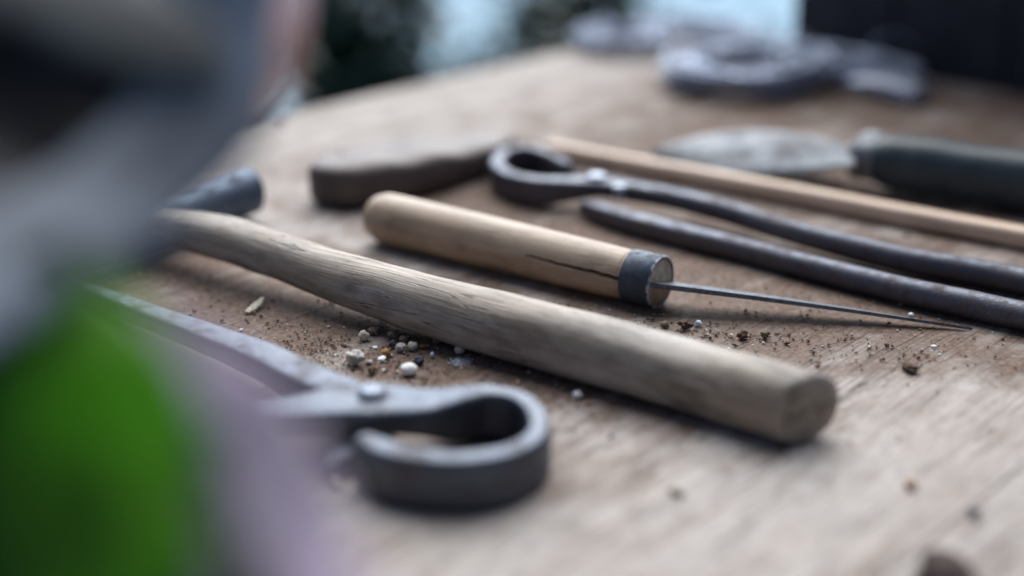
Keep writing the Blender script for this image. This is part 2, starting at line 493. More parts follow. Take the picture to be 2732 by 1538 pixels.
_N.set(_bs.inputs['Base Color'], _c); _bs.inputs['Roughness'].default_value = 0.8
_N.set(_bs.inputs['Normal'], _N.bump(_N.noise(_v, 500, 4, 0.7), 0.6, 0.001))
mesh_obj('butt_end', dv, df, M_RINGS, hammer)
# head: a long cylinder across the handle, octagonal cheeks round the eye
hp = [(-0.078, .0190, .0050, .0130, 4), (-0.060, .0190, .0095, .0140, 4), (-0.035, .0195, .0135, .0150, 4), (-0.018, .0200, .0170, .0165, 3.5),
      (0.000, .0200, .0180, .0170, 3.2), (0.018, .0200, .0170, .0165, 3.0), (0.032, .0195, .0145, .0150, 2.6), (0.055, .0195, .0150, .0155, 2.3),
      (0.080, .0195, .0160, .0165, 2.2), (0.094, .0195, .0162, .0168, 2.2)]
rows = [(-0.016, y, z, w, h, e) for y, z, w, h, e in catmull(hp, 6)]
vv, ff = loft(rows, 40, (0.2, 0.12), 0.0003, 60, 5)
head = mesh_obj('hammer_head', vv, ff, M_HEAD, hammer)
vv, ff = loft([(-0.045, 0, .0242, .0100, .0098, 3), (-0.030, 0, .0242, .0100, .0098, 3), (-0.012, 0, .0242, .0100, .0098, 3), (0.004, 0, .0244, .0102, .0099, 3)], 24, (0.3, 0))
mesh_obj('handle_tenon', vv, ff, M_HANDLE, hammer)
v, f = box(-0.048, -0.043, -0.002, 0.002, .0150, .0330)
mesh_obj('wedge', v, f, M_STICK, hammer, smooth=False)

# ------------------------------------------------------------------ knife-like tool with a split tan handle
KA = Vector((-0.0912, 0.9, 0.0165)); KB = Vector((0.0876, 0.7776, 0.016))
kd = KB - KA; KL = math.hypot(kd.x, kd.y); krz = math.atan2(kd.y, kd.x)
knife = thing('pointed_knife', 'tan wooden handled tool with split handle, black ferrule and thin pointed blade', 'knife', (KA.x, KA.y, 0), krz)
kprof = [(0.006, .0170, .0150, .0152, 2), (0.014, .0170, .0166, .0168, 2), (0.06, .0168, .0166, .0167, 2), (0.12, .0164, .0162, .0162, 2),
         (0.17, .0160, .0157, .0157, 2), (KL - 0.0245, .0158, .0152, .0152, 2), (KL - 0.0235, .0158, .0150, .0150, 2), (KL - 0.001, .0158, .0148, .0148, 2)]
krows = [(s, 0.0, z, w, h, e) for s, z, w, h, e in catmull(kprof, 26)]
# the split: a narrow wedge shaped gap from the ferrule two fifths up the handle, on the near side
CR0, CR1 = KL - 0.085, KL - 0.020
def split_shape(p, c, t, a):
    s = p.x
    if CR0 < s < CR1:
        d = p - c
        ang = math.atan2(d.z, -d.y)           # 0 on the near side (-y), up positive
        k = (s - CR0) / (CR1 - CR0)
        a0 = R(14) - R(4) * k + 0.05 * noise.noise(Vector((s * 120, 0, 0))) + 0.03 * noise.noise(Vector((s * 500, 0, 0)))
        w = 0.035 + 0.050 * k
        q = abs(ang - a0) / w
        if q < 1:
            return c + Vector((d.x, d.y * (1 - 0.6 * (1 - q) ** 0.5), d.z * (1 - 0.6 * (1 - q) ** 0.5)))
    return p
vv, ff = loft(krows, 360, (0.55, 0.0), 0.0, 60, 2, split_shape)
# open towards the ferrule end: flat face comes from the loft fan
handle = mesh_obj('handle', vv, ff, M_TAN, knife)
# ferrule: a real ring with thickness
def ring_shell(x0, x1, r_in, r_out, zc, seg=72):
    profile = [(x0, r_in), (x0, r_out - 0.0004), (x0 + 0.0005, r_out), (x1 - 0.0012, r_out), (x1 - 0.0003, r_out - 0.0006), (x1, r_in + 0.0004), (x1 - 0.0005, r_in)]
    vs, fs = [], []
    for (x, rr_) in profile:
        for j in range(seg):
            a = 2 * math.pi * j / seg
            vs.append((x, math.cos(a) * rr_, zc + math.sin(a) * rr_))
    m = len(profile)
    for i in range(m):
        for j in range(seg):
            a = i * seg + j; b = i * seg + (j + 1) % seg
            c_ = ((i + 1) % m) * seg + (j + 1) % seg; d_ = ((i + 1) % m) * seg + j
            fs.append((a, b, c_, d_))
    return vs, fs
def worn_rim(mat, x_edge):
    N = NT(mat.node_tree); bs_ = mat.node_tree.nodes['Principled BSDF']
    sx = N.n('ShaderNodeSeparateXYZ'); N.set(sx.inputs[0], N.coord('Object'))
    k_ = N.n('ShaderNodeMapRange'); N.set(k_.inputs['Value'], sx.outputs['X'])
    k_.inputs['From Min'].default_value = x_edge - 0.0045; k_.inputs['From Max'].default_value = x_edge - 0.0005
    w_ = N.ramp(N.math('ADD', N.math('MULTIPLY', k_.outputs[0], 0.5), N.math('MULTIPLY', N.noise(N.mapping(N.coord('Object'), scale=(60, 200, 200)), 1.5, 4, 0.7), 0.7)), [(0.72, 0.0), (0.84, 0.85)])
    old = bs_.inputs['Base Color'].links[0].from_socket
    N.set(bs_.inputs['Base Color'], N.mix(w_, old, (0.42, 0.45, 0.50)))
worn_rim(M_FERRULE, KL)
vv, ff = ring_shell(KL - 0.0205, KL - 0.0002, 0.01485, 0.0162, .0158)
mesh_obj('ferrule', vv, ff, M_FERRULE, knife)
# end faces of the handle, two half discs parted by the blade slot
def to_local(w):
    d = Vector(w) - Vector((KA.x, KA.y, 0))
    c, s = math.cos(-krz), math.sin(-krz)
    return Vector((d.x * c - d.y * s, d.x * s + d.y * c, d.z))
camp = Vector((0, 0, 0.311))
root_w = Vector((0.0854, 0.7782, 0.015)); tip_w = Vector((0.2603, 0.7425, 0.0012))
u = (tip_w - root_w).normalized()
mid = (root_w + tip_w) / 2
view = (mid - camp).normalized()
w0 = (view - u * view.dot(u)).normalized()
q = Quaternion(u, R(8))
wdir = q @ w0
nrm = u.cross(wdir).normalized()
if nrm.z < 0:
    nrm = -nrm
LB = (tip_w - root_w).length
# slot angle across the face (local y,z)
wl = to_local(root_w + wdir) - to_local(root_w)
sl = math.atan2(wl.z, wl.y)
for k, nm in enumerate(('upper', 'lower')):
    vs, fs = [], []
    a0 = sl + (0.07 if k == 0 else math.pi + 0.07); a1 = sl + (math.pi - 0.07 if k == 0 else 2 * math.pi - 0.07)
    arc = [a0 + (a1 - a0) * i / 30 for i in range(31)]
    xf = KL - (0.0008 if k == 0 else 0.0022)
    for (x, r_) in ((xf - 0.004, 0.01475), (xf - 0.0012, 0.01475), (xf, 0.0132), (xf + 0.0004, 0.006)):
        vs += [(x, math.cos(a) * r_, .0158 + math.sin(a) * r_) for a in arc]
    for i in range(3):
        for j in range(30):
            a = i * 31 + j
            fs.append((a, a + 1, a + 32, a + 31))
    fs.append(tuple(range(93, 124)))
    mesh_obj('handle_end', vs, fs, M_ENDGRAIN, knife, smooth=False)
# blade: a thin plate, one edge nearly straight, tapering to the tip
bv, bf = [], []
nb = 40
for i in range(nb + 1):
    t = i / nb
    near = -0.0120 * (1 - t) ** 0.9 * (1 - 0.15 * t)
    far = 0.0120 * (1 - t ** 2.2)
    th = 0.0016 * (1 - 0.55 * t)
    wav = nrm * (0.0009 * math.sin(t * 3.1) )
    c = root_w + u * (LB * t - 0.010 * (1 - t)) + wav
    jit = 0.00025 * noise.noise(Vector((t * 40, 3, 1)))
    bv += [c + wdir * (near + jit) + nrm * th, c + wdir * (near + jit) - nrm * th, c + wdir * far - nrm * th * 0.3, c + wdir * far + nrm * th * 0.3]
for i in range(nb):
    o = i * 4
    for k in range(4):
        bf.append((o + k, o + (k + 1) % 4, o + 4 + (k + 1) % 4, o + 4 + k))
bf += [(0, 1, 2, 3), (nb * 4 + 3, nb * 4 + 2, nb * 4 + 1, nb * 4)]
mesh_obj('blade', [to_local(p) for p in bv], bf, M_BLADE, knife, smooth=False)

# ------------------------------------------------------------------ pincers with a hooked jaw, in front
def local_rows(rows, o):
    return [(r_[0] - o[0], r_[1] - o[1], r_[2], r_[3], r_[4], r_[5]) for r_ in rows]

def lever(name, rows, mat, parent, o, cap, seg=28, n=8, seed=0):
    rr_ = local_rows(catmull(rows, n), o)
    vv, ff = loft(rr_, seg, cap, 0.0003, 45, seed)
    return mesh_obj(name, vv, ff, mat, parent)

def zr(p, hw, z0, z1, e):
    return (p[0], p[1], (z0 + z1) / 2, hw, (z1 - z0) / 2, e)

def dome(name, c, r_, h, mat, parent, z0=0.0):
    vs, fs = [], []
    pr = [(1.0, -0.004), (1.0, 0.0), (0.97, 0.35), (0.82, 0.75), (0.5, 0.95)]
    for (k, hh) in pr:
        for j in range(28):
            a = 2 * math.pi * j / 28
            wob = 1 + 0.03 * math.sin(3 * a + 1)
            vs.append((c[0] + math.cos(a) * r_ * k * wob, c[1] + math.sin(a) * r_ * k * wob, c[2] + (hh * h if hh >= 0 else hh)))
    vs.append((c[0], c[1], c[2] + h)); t_ = len(vs) - 1
    for i in range(4):
        for j in range(28):
            a = i * 28 + j; b = i * 28 + (j + 1) % 28
            fs.append((a, b, b + 28, a + 28))
    for j in range(28):
        fs.append((4 * 28 + j, 4 * 28 + (j + 1) % 28, t_))
    return mesh_obj(name, vs, fs, mat, parent)

FO = (-0.0657, 0.6038, 0.026)
pf = thing('hooked_pincers', 'dark steel pincers lying by the pebbles, the wide round hook opening toward the leaves', 'pincers', (FO[0], FO[1], 0))
T = 0.026
hook = [zr((-0.2619, 0.6298, 0.012), .0075, 0.0005, 0.012, 2.4), zr((-0.1958, 0.6106, 0.018), .0085, 0.006, 0.018, 2.8), zr((-0.1496, 0.5989, 0.023), .0095, 0.011, 0.0235, 3.5),
        zr((-0.108, 0.5948, 0.026), .0115, 0.0135, 0.0255, 4.5), zr((-0.0847, 0.599, 0.026), .0150, 0.0135, T, 5), zr((-0.0655, 0.6016, 0.026), .0172, 0.0135, T, 5),
        zr((-0.0459, 0.6003, 0.026), .0140, 0.0110, T, 5), zr((-0.0294, 0.6047, 0.026), .0095, 0.004, T, 5), zr((-0.0118, 0.6099, 0.026), .0070, 0.001, T, 5),
        zr((0.0041, 0.6029, 0.026), .0058, 0.0004, T, 5), zr((0.0121, 0.5835, 0.026), .0054, 0.0004, T, 5), zr((0.01, 0.5636, 0.026), .0056, 0.0004, T, 5),
        zr((-0.0031, 0.5485, 0.026), .0060, 0.0004, T, 5), zr((-0.0235, 0.5426, 0.026), .0064, 0.0004, T, 5), zr((-0.0459, 0.5473, 0.026), .0072, 0.0004, T, 4.5),
        zr((-0.0577, 0.5548, 0.026), .0080, 0.0004, T, 4), zr((-0.0654, 0.5628, 0.026), .0062, 0.0004, T, 3)]
lever('hook_lever', hook, M_STEEL, pf, FO, (0.6, 0.6), 36, 10, 1)
arm = [zr((-0.2626, 0.7935, 0.012), .0065, 0.0005, 0.012, 2.4), zr((-0.2154, 0.7484, 0.016), .0075, 0.0045, 0.016, 3), zr((-0.1725, 0.7063, 0.02), .0085, 0.0090, 0.0205, 3.8),
       zr((-0.1296, 0.6678, 0.022), .0098, 0.0100, 0.0225, 4.8), zr((-0.1008, 0.6361, 0.0245), .0104, 0.0090, 0.0240, 5), zr((-0.0835, 0.6203, 0.0245), .0110, 0.0060, 0.0243, 5),
       zr((-0.0727, 0.6079, 0.0245), .0110, 0.0010, 0.0243, 5), zr((-0.0689, 0.6122, 0.012), .0130, 0.0008, 0.0125, 5), zr((-0.0682, 0.5954, 0.012), .0110, 0.0006, 0.0125, 5),
       zr((-0.0761, 0.5793, 0.012), .0075, 0.0005, 0.0115, 4), zr((-0.0812, 0.5715, 0.01), .0045, 0.0005, 0.0095, 3)]
lever('straight_lever', arm, M_STEEL, pf, FO, (0.6, 0.6), 32, 8, 2)
dome('rivet', (0, 0, T - 0.0002), .0072, .0042, M_PIN, pf)

# ------------------------------------------------------------------ pincers behind
BO = (0.0605, 0.9721, 0.022)
pb = thing('hooked_pincers', 'rusty pincers behind the tan handle, with long round arms beside the bamboo stick', 'pincers', (BO[0], BO[1], 0))
Tb = 0.022
hookb = [zr((0.0416, 1.0121, 0.022), .0042, 0.006, Tb, 4), zr((0.0291, 1.0382, 0.022), .0046, 0.001, Tb, 4), zr((0.0128, 1.0574, 0.022), .0050, 0.0004, Tb, 4.5),
         zr((-0.0039, 1.0494, 0.022), .0055, 0.0004, Tb, 4.5), zr((-0.0112, 1.0185, 0.022), .0060, 0.0004, Tb, 4.5), zr((-0.0023, 0.9892, 0.022), .0062, 0.0004, Tb, 4.5),
         zr((0.0175, 0.9731, 0.022), .0068, 0.001, Tb, 5), zr((0.0401, 0.9701, 0.022), .0082, 0.006, Tb, 5), zr((0.0603, 0.9691, 0.022), .0092, 0.010, Tb, 5),
         zr((0.0871, 0.9591, 0.0215), .0080, 0.009, .0215, 4), zr((0.1136, 0.9456, 0.021), .0075, 0.0075, .021, 3), zr((0.1461, 0.9213, 0.02), .0072, 0.0055, .020, 2.4),
         zr((0.1849, 0.883, 0.0185), .0072, 0.0035, .0185, 2.1), zr((0.2392, 0.8401, 0.017), .0078, 0.0012, .0175, 2), zr((0.2814, 0.8152, 0.017), .0083, 0.0004, .0172, 2), zr((0.3298, 0.7822, 0.017), .0084, 0.0004, .0172, 2), zr((0.367, 0.7595, 0.017), .0084, 0.0004, .0172, 2)]
lever('hook_lever', hookb, M_STEEL2, pb, BO, (0.5, 0.5), 32, 9, 3)
armb = [zr((0.051, 0.9481, 0.013), .0045, 0.002, 0.013, 3), zr((0.0609, 0.9367, 0.014), .0070, 0.001, 0.014, 3.5), zr((0.0811, 0.9147, 0.0145), .0082, 0.001, 0.0145, 3.5),
        zr((0.1079, 0.8903, 0.015), .0078, 0.001, 0.015, 3), zr((0.1428, 0.8606, 0.0155), .0072, 0.0008, 0.0155, 2.4), zr((0.186, 0.8223, 0.016), .0075, 0.0006, 0.016, 2.1),
        zr((0.2358, 0.7802, 0.017), .0080, 0.0004, 0.0168, 2), zr((0.2739, 0.7533, 0.017), .0083, 0.0004, 0.0172, 2), zr((0.3179, 0.7204, 0.017), .0084, 0.0004, 0.0172, 2), zr((0.3505, 0.6953, 0.017), .0084, 0.0004, 0.0172, 2)]
lever('straight_lever', armb, M_STEEL2, pb, BO, (0.6, 0.5), 32, 9, 4)
M_BRIGHT = plain_mat('bright_stud', (0.45, 0.50, 0.58), 0.4, 0.2, 200, 0.3, metallic=0.3)
dome('rivet', (0, 0, Tb - 0.0002), .0075, .0034, M_BRIGHT, pb)
px = (0.0749, 0.9522, 0.012)
# upright stud: a small turned pin
vs, fs = [], []
for z, r_ in ((0.012, .0040), (0.0185, .0040), (0.0187, .0046), (0.0215, .0046), (0.0225, .0034), (0.0228, 0.0005)):
    for j in range(18):
        a = 2 * math.pi * j / 18
        vs.append((px[0] - BO[0] + math.cos(a) * r_, px[1] - BO[1] + math.sin(a) * r_, z))
for i in range(5):
    for j in range(18):
        a = i * 18 + j; b = i * 18 + (j + 1) % 18
        fs.append((a, b, b + 18, a + 18))
fs.append(tuple(range(90, 108)))
mesh_obj('stop_pin', vs, fs, M_BRIGHT, pb)

# ------------------------------------------------------------------ bamboo stick
S0 = Vector((0.0307, 1.0973, 0.0075)); S1 = Vector((0.3365, 0.8847, 0.0075))
sdv = (S1 - S0).normalized(); S2 = S1 + sdv * 0.12
SL = (S2 - S0).length
stick = thing('bamboo_stick', 'long pale tan stick lying behind the rusty pincers arms', 'stick', (S0.x, S0.y, 0), math.atan2(sdv.y, sdv.x))
rows = [(SL * i / 40, 0.0015 * math.sin(i * 0.16), .0076, .0064 + .0018 * i / 40, .0068 + .0004 * i / 40, 2.6) for i in range(41)]
vv, ff = loft(rows, 24, (0.3, 0.3), 0.0004, 30, 8)
mesh_obj('shaft', vv, ff, M_STICK, stick)

# ------------------------------------------------------------------ trowel-like knife with dark handle
M_PALE = steel_mat('pale_trowel_steel', (0.17, 0.175, 0.17), (0.12, 0.10, 0.085), 0.5, 0.5, metallic=0.2, scale=25)
M_GRIP = plain_mat('dark_grip', (0.032, 0.046, 0.054), 0.45, 0.4, 60, 0.4)
TH = Vector((0.2573, 1.0151, 0.026))
trowel = thing('hand_trowel', 'garden trowel with pale leaf-shaped blade and thick dark grey handle', 'trowel', (TH.x, TH.y, 0))
out = [(0.1097, 1.079, 0.01), (0.1354, 1.0877, 0.016), (0.178, 1.1018, 0.02), (0.2225, 1.0869, 0.022), (0.2582, 1.0377, 0.024)]
low = [(0.1095, 1.0767, 0.01), (0.1308, 1.0467, 0.014), (0.1657, 1.0175, 0.018), (0.2055, 0.9953, 0.022), (0.2471, 0.9884, 0.024)]
A = catmull(out, 8); B = catmull(low, 8)
vs, fs = [], []
W = 9
n_ = len(A)
for side in (0, 1):
    for i in range(n_):
        a = Vector(A[i]); b = Vector(B[i])
        for k in range(W):
            t = k / (W - 1)
            p = a.lerp(b, t)
            p.z += 0.003 * math.sin(math.pi * t) - (0.0016 if side else 0) + 0.002 - 0.009 * t ** 6 * math.sin(math.pi * min(1, i / n_ + 0.08) ** 0.7)
            vs.append((p.x - TH.x, p.y - TH.y, p.z))
for side in (0, 1):
    o = side * n_ * W
    for i in range(n_ - 1):
        for k in range(W - 1):
            a = o + i * W + k
            fs.append((a, a + 1, a + W + 1, a + W))
o = n_ * W
for i in range(n_ - 1):
    for k in (0, W - 1):
        a = i * W + k
        fs.append((a, a + W, a + W + o, a + o))
for k in range(W - 1):
    fs.append((k, k + 1, k + 1 + o, k + o)); e = (n_ - 1) * W + k; fs.append((e, e + 1, e + 1 + o, e + o))
mesh_obj('blade', vs, fs, M_PALE, trowel)
H0 = Vector((0.2569, 1.019, 0.024)); H1 = Vector((0.3769, 0.9575, 0.022))
hv = H1 - H0
def along(t, dz=0):
    p = H0 + hv * t
    return (p.x - TH.x, p.y - TH.y, p.z + dz)
rows = [(*along(-0.02), .0150, .0130, 3), (*along(0.04), .0165, .0150, 3), (*along(0.09), .0165, .0150, 3), (*along(0.14), .0135, .0120, 3)]
vv, ff = loft(catmull(rows, 4), 24, (0.3, 0.3))
mesh_obj('bolster', vv, ff, M_PALE, trowel)
rows = [(*along(0.10), .0165, .0165, 2.3), (*along(0.2), .0200, .0200, 2.3), (*along(0.4), .0220, .0212, 2.3), (*along(0.6), .0205, .0200, 2.3), (*along(0.85), .0222, .0212, 2.3), (*along(1.15), .0222, .0212, 2.3)]
vv, ff = loft(catmull(rows, 8), 28, (0.3, 0.4), 0.0008, 40, 4)
mesh_obj('grip', vv, ff, M_GRIP, trowel)
kn = (0.2671, 1.0229, 0.036)
dome('lock_knob', (kn[0] - TH.x, kn[1] - TH.y, .030), .0105, .012, M_PALE, trowel)

# ------------------------------------------------------------------ brown block behind the hammer
M_BROWN = plain_mat('worn_brown_wood', (0.085, 0.062, 0.055), 0.5, 0.6, 30, 0.8)
BK = (-0.1258, 1.007, 0)
rows = [((-0.1367, 0.994, 0.014), .022, .016), ((-0.1205, 0.9913, 0.016), .029, .0165), ((-0.0958, 1.0063, 0.017), .030, .0165), ((-0.068, 1.0296, 0.017), .030, .0155), ((-0.0393, 1.0622, 0.015), .027, .0135), ((-0.0153, 1.1037, 0.011), .019, .0105)]
rows = [(p[0] - BK[0], p[1] - BK[1], h * 0.94 + 0.0004, w, h * 0.94, 4) for p, w, h in rows]
vv, ff = loft(catmull(rows, 8), 32, (0.35, 0.6), 0.003, 28, 11)
tag(mesh_obj('wooden_block', vv, ff, M_BROWN, loc=(BK[0], BK[1], 0)), 'dark brown worn block lying between the hammer head and the pincers hook', 'block')

# ------------------------------------------------------------------ wire coils, metal strip, dark crate at the far end
M_WIRE = steel_mat('grey_wire', (0.15, 0.165, 0.205), (0.05, 0.042, 0.042), 0.35, 0.28, metallic=0.5, scale=40)
def coil(label, c, r_, turns, spread, wire, seed, tilt=0.0, el=1.0, ang=0.0):
    r = random.Random(seed)
    pts = []
    N_ = 40
    lay = [(r.uniform(-spread, spread), r.uniform(0.0, 1.0), r.gauss(0, 0.4) * spread, r.gauss(0, 0.4) * spread) for _ in range(turns + 1)]
    for k in range(turns):
        for j in range(N_):
            t = j / N_
            dr = lay[k][0] * (1 - t) + lay[k + 1][0] * t
            hz = lay[k][1] * (1 - t) + lay[k + 1][1] * t
            a = 2 * math.pi * t
            q = r_ + dr
            x = math.cos(a) * q * el + lay[k][2] * (1 - t) + lay[k + 1][2] * t; y = math.sin(a) * q + lay[k][3] * (1 - t) + lay[k + 1][3] * t
            z = wire + 0.001 + hz * spread * 1.25 + 0.003 * (1 + noise.noise(Vector((x * 14, y * 14, k * 0.9))))
            pts.append((x * math.cos(ang) - y * math.sin(ang), x * math.sin(ang) + y * math.cos(ang), z, wire, wire, 2))
    root = thing('wire_coil', label, 'wire', (c[0], c[1], 0), group='wire coils')
    vv, ff = loft(pts, 8, (0.5, 0.5))
    mesh_obj('strand', vv, ff, M_WIRE, root)
    for k in range(3):
        a = 0.6 + k * 2.1
        cx, cy = math.cos(a) * r_ * el, math.sin(a) * r_
        xx = cx * math.cos(ang) - cy * math.sin(ang); yy = cx * math.sin(ang) + cy * math.cos(ang)
        tg = a + ang
        loop = []
        for j in range(25):
            b = 2 * math.pi * j / 24
            rad = spread * 1.5 * math.cos(b)
            loop.append((xx + math.cos(tg) * rad, yy + math.sin(tg) * rad + 0.0004 * j, max(0.0012, spread * 1.15 + 0.004 + (spread * 1.15 + 0.006) * math.sin(b)), .0011, .0011, 2))
        lv, lf = [], []
        for i, p in enumerate(loop[:-1]):
            for m_ in range(6):
                c2 = 2 * math.pi * m_ / 6
                lv.append((p[0] - math.sin(tg) * math.cos(c2) * .0011, p[1] + math.cos(tg) * math.cos(c2) * .0011, p[2] + math.sin(c2) * .0011))
        L_ = len(loop) - 1
        for i in range(L_):
            for m_ in range(6):
                lf.append((i * 6 + m_, i * 6 + (m_ + 1) % 6, ((i + 1) % L_) * 6 + (m_ + 1) % 6, ((i + 1) % L_) * 6 + m_))
        mesh_obj('tie', lv, lf, M_WIRE, root)
    return root
coil('thick round coil of grey wire lying behind the trowel', (0.222, 1.360, 0), 0.054, 22, 0.020, 0.0028, 4, el=1.15, ang=0.5)
coil('loose small coil of grey wire near the table corner', (0.1172, 1.5314, 0.0), 0.036, 12, 0.012, 0.0020, 12, el=1.3, ang=-0.8)
coil('wide loose coil of wire in front of the dark cabinet', (0.3068, 1.4034, 0.0), 0.044, 12, 0.016, 0.0028, 21, el=1.8, ang=-0.75)
coil('coil of wire squeezed between the thick coil and the table end', (0.2073, 1.564, 0.0), 0.040, 12, 0.014, 0.0020, 33, el=1.5, ang=-0.7)

M_ALU = plain_mat('dull_aluminium', (0.40, 0.42, 0.48), 0.45, 0.2, 30, 0.3, metallic=0.3)
a_ = Vector((0.3262, 1.3307, 0)); b_ = Vector((0.3747, 1.2829, 0))
d_ = (b_ - a_).normalized(); s_ = Vector((d_.y, -d_.x, 0))
vs = []
for z0 in (0.0005, 0.0125):
    for i in range(13):
        t = i / 12
        p = a_.lerp(b_, t)
        w_ = 0.019 * (0.75 + 0.25 * math.sin(math.pi * (0.15 + 0.7 * t)))
        zz = z0 + 0.005 * math.sin(math.pi * t)
        for sg in (-1, -0.6, 0, 0.6, 1):
            q_ = p - s_ * (w_ * sg)
            vs.append((q_.x - a_.x, q_.y - a_.y, zz + (0.004 * (1 - sg * sg) if z0 > 0.01 else 0)))
fs = []
for i in range(12):
    for k in range(4):
        a = i * 5 + k
        fs.append((a, a + 1, a + 6, a + 5)); fs.append((a + 65, a + 66, a + 71, a + 70))
    for k in (0, 4):
        a = i * 5 + k
        fs.append((a, a + 5, a + 70, a + 65))
for k in range(4):
    fs.append((k, k + 1, k + 66, k + 65)); fs.append((60 + k, 61 + k, 126 + k, 125 + k))
mt = mesh_obj('metal_strip', vs, fs, M_ALU, loc=(a_.x, a_.y, 0)); tag(mt, 'short bent pale metal strip lying beside the wire coils', 'metal strip')
bevel(mt, 0.0015)

M_CRATE = plain_mat('dark_board', (0.028, 0.028, 0.034), 0.7, 0.35, 25, 0.5)
# stands on the ground against the far end of the table, its near side parallel to that end
cab = thing('dark_cabinet', 'dark boarded cabinet standing against the far end of the table', 'cabinet', (0.298, 1.507, -0.85), math.atan2(-0.6816, 0.7317))
CW, CD, CH = 0.95, 0.36, 1.24
for k in range(8):
    x0 = CW * k / 8; x1 = CW * (k + 1) / 8 - 0.003
    v, f = box(x0, x1, 0.0, 0.018, 0.03, CH)
    bevel(mesh_obj('front_board', v, f, M_CRATE, cab, smooth=False), 0.002)
v, f = box(0.001, CW - 0.004, 0.0185, CD, 0.0, CH - 0.02)
mesh_obj('carcass', v, f, M_CRATE, cab, smooth=False)
v, f = box(-0.012, CW + 0.009, -0.012, CD + 0.012, CH + 0.001, CH + 0.025)
bevel(mesh_obj('top', v, f, M_CRATE, cab, smooth=False), 0.003)

# ------------------------------------------------------------------ pebbles and crumbs
def lump(name, loc, size, mat, label, cat, seed, squash=0.8, angular=0.25, el=1.0, rz=0.0, sub=3, group=None, freq=1.6):
    bm = bmesh.new()
    bmesh.ops.create_icosphere(bm, subdivisions=sub, radius=1.0)
    zmin = 9
    for v_ in bm.verts:
        p = v_.co.copy()
        k = 1 + angular * noise.noise(p * freq + Vector((seed * 3.1, seed * 1.3, 0))) + 0.4 * angular * noise.noise(p * freq * 3.1 + Vector((0, seed * 2.2, 9)))
        p = p * k
        v_.co = Vector((p.x * el, p.y / el ** 0.5, p.z * squash)) * (size / 2)
        zmin = min(zmin, v_.co.z)
    for v_ in bm.verts:
        v_.co.z -= zmin
        v_.co.z = max(v_.co.z, size * 0.02) - size * 0.02
    me = bpy.data.meshes.new(name); bm.to_mesh(me); bm.free()
    me.polygons.foreach_set('use_smooth', [sub >= 3] * len(me.polygons))
    me.materials.append(mat)
    o = bpy.data.objects.new(name, me); o.location = (loc[0], loc[1], 0.0002); o.rotation_euler = (0, 0, rz)
    link(o)
    return tag(o, label, cat, group)

M_WHITE = plain_mat('white_perlite', (0.82, 0.80, 0.77), 0.8, 0.08, 400, 0.6, bd=0.0004)
M_CREAM = plain_mat('cream_stone', (0.50, 0.46, 0.36), 0.8, 0.35, 500, 0.7, bd=0.0004)
M_QUARTZ = plain_mat('grey_quartz', (0.45, 0.43, 0.38), 0.5, 0.4, 450, 0.6, bd=0.0005)
M_SLATE = plain_mat('blue_black_stone', (0.035, 0.042, 0.055), 0.6, 0.6, 700, 0.8, bd=0.0006)
M_PINK = plain_mat('pink_brown_stone', (0.23, 0.16, 0.125), 0.8, 0.3, 500, 0.6, bd=0.0004)
M_OLIVE = plain_mat('olive_stone', (0.17, 0.13, 0.085), 0.85, 0.4, 500, 0.7, bd=0.0004)
M_ORANGE = plain_mat('orange_stone', (0.32, 0.16, 0.065), 0.8, 0.4, 500, 0.6, bd=0.0004)
M_CLOD = plain_mat('brown_soil', (0.11, 0.066, 0.045), 0.95, 0.5, 600, 1.0, bd=0.0008)
M_CLODD = plain_mat('dark_soil', (0.05, 0.033, 0.028), 0.9, 0.4, 300, 1.0, bd=0.001)
M_BLUEW = plain_mat('bluish_white_grain', (0.60, 0.66, 0.70), 0.7, 0.1, 300, 0.4, bd=0.0004)

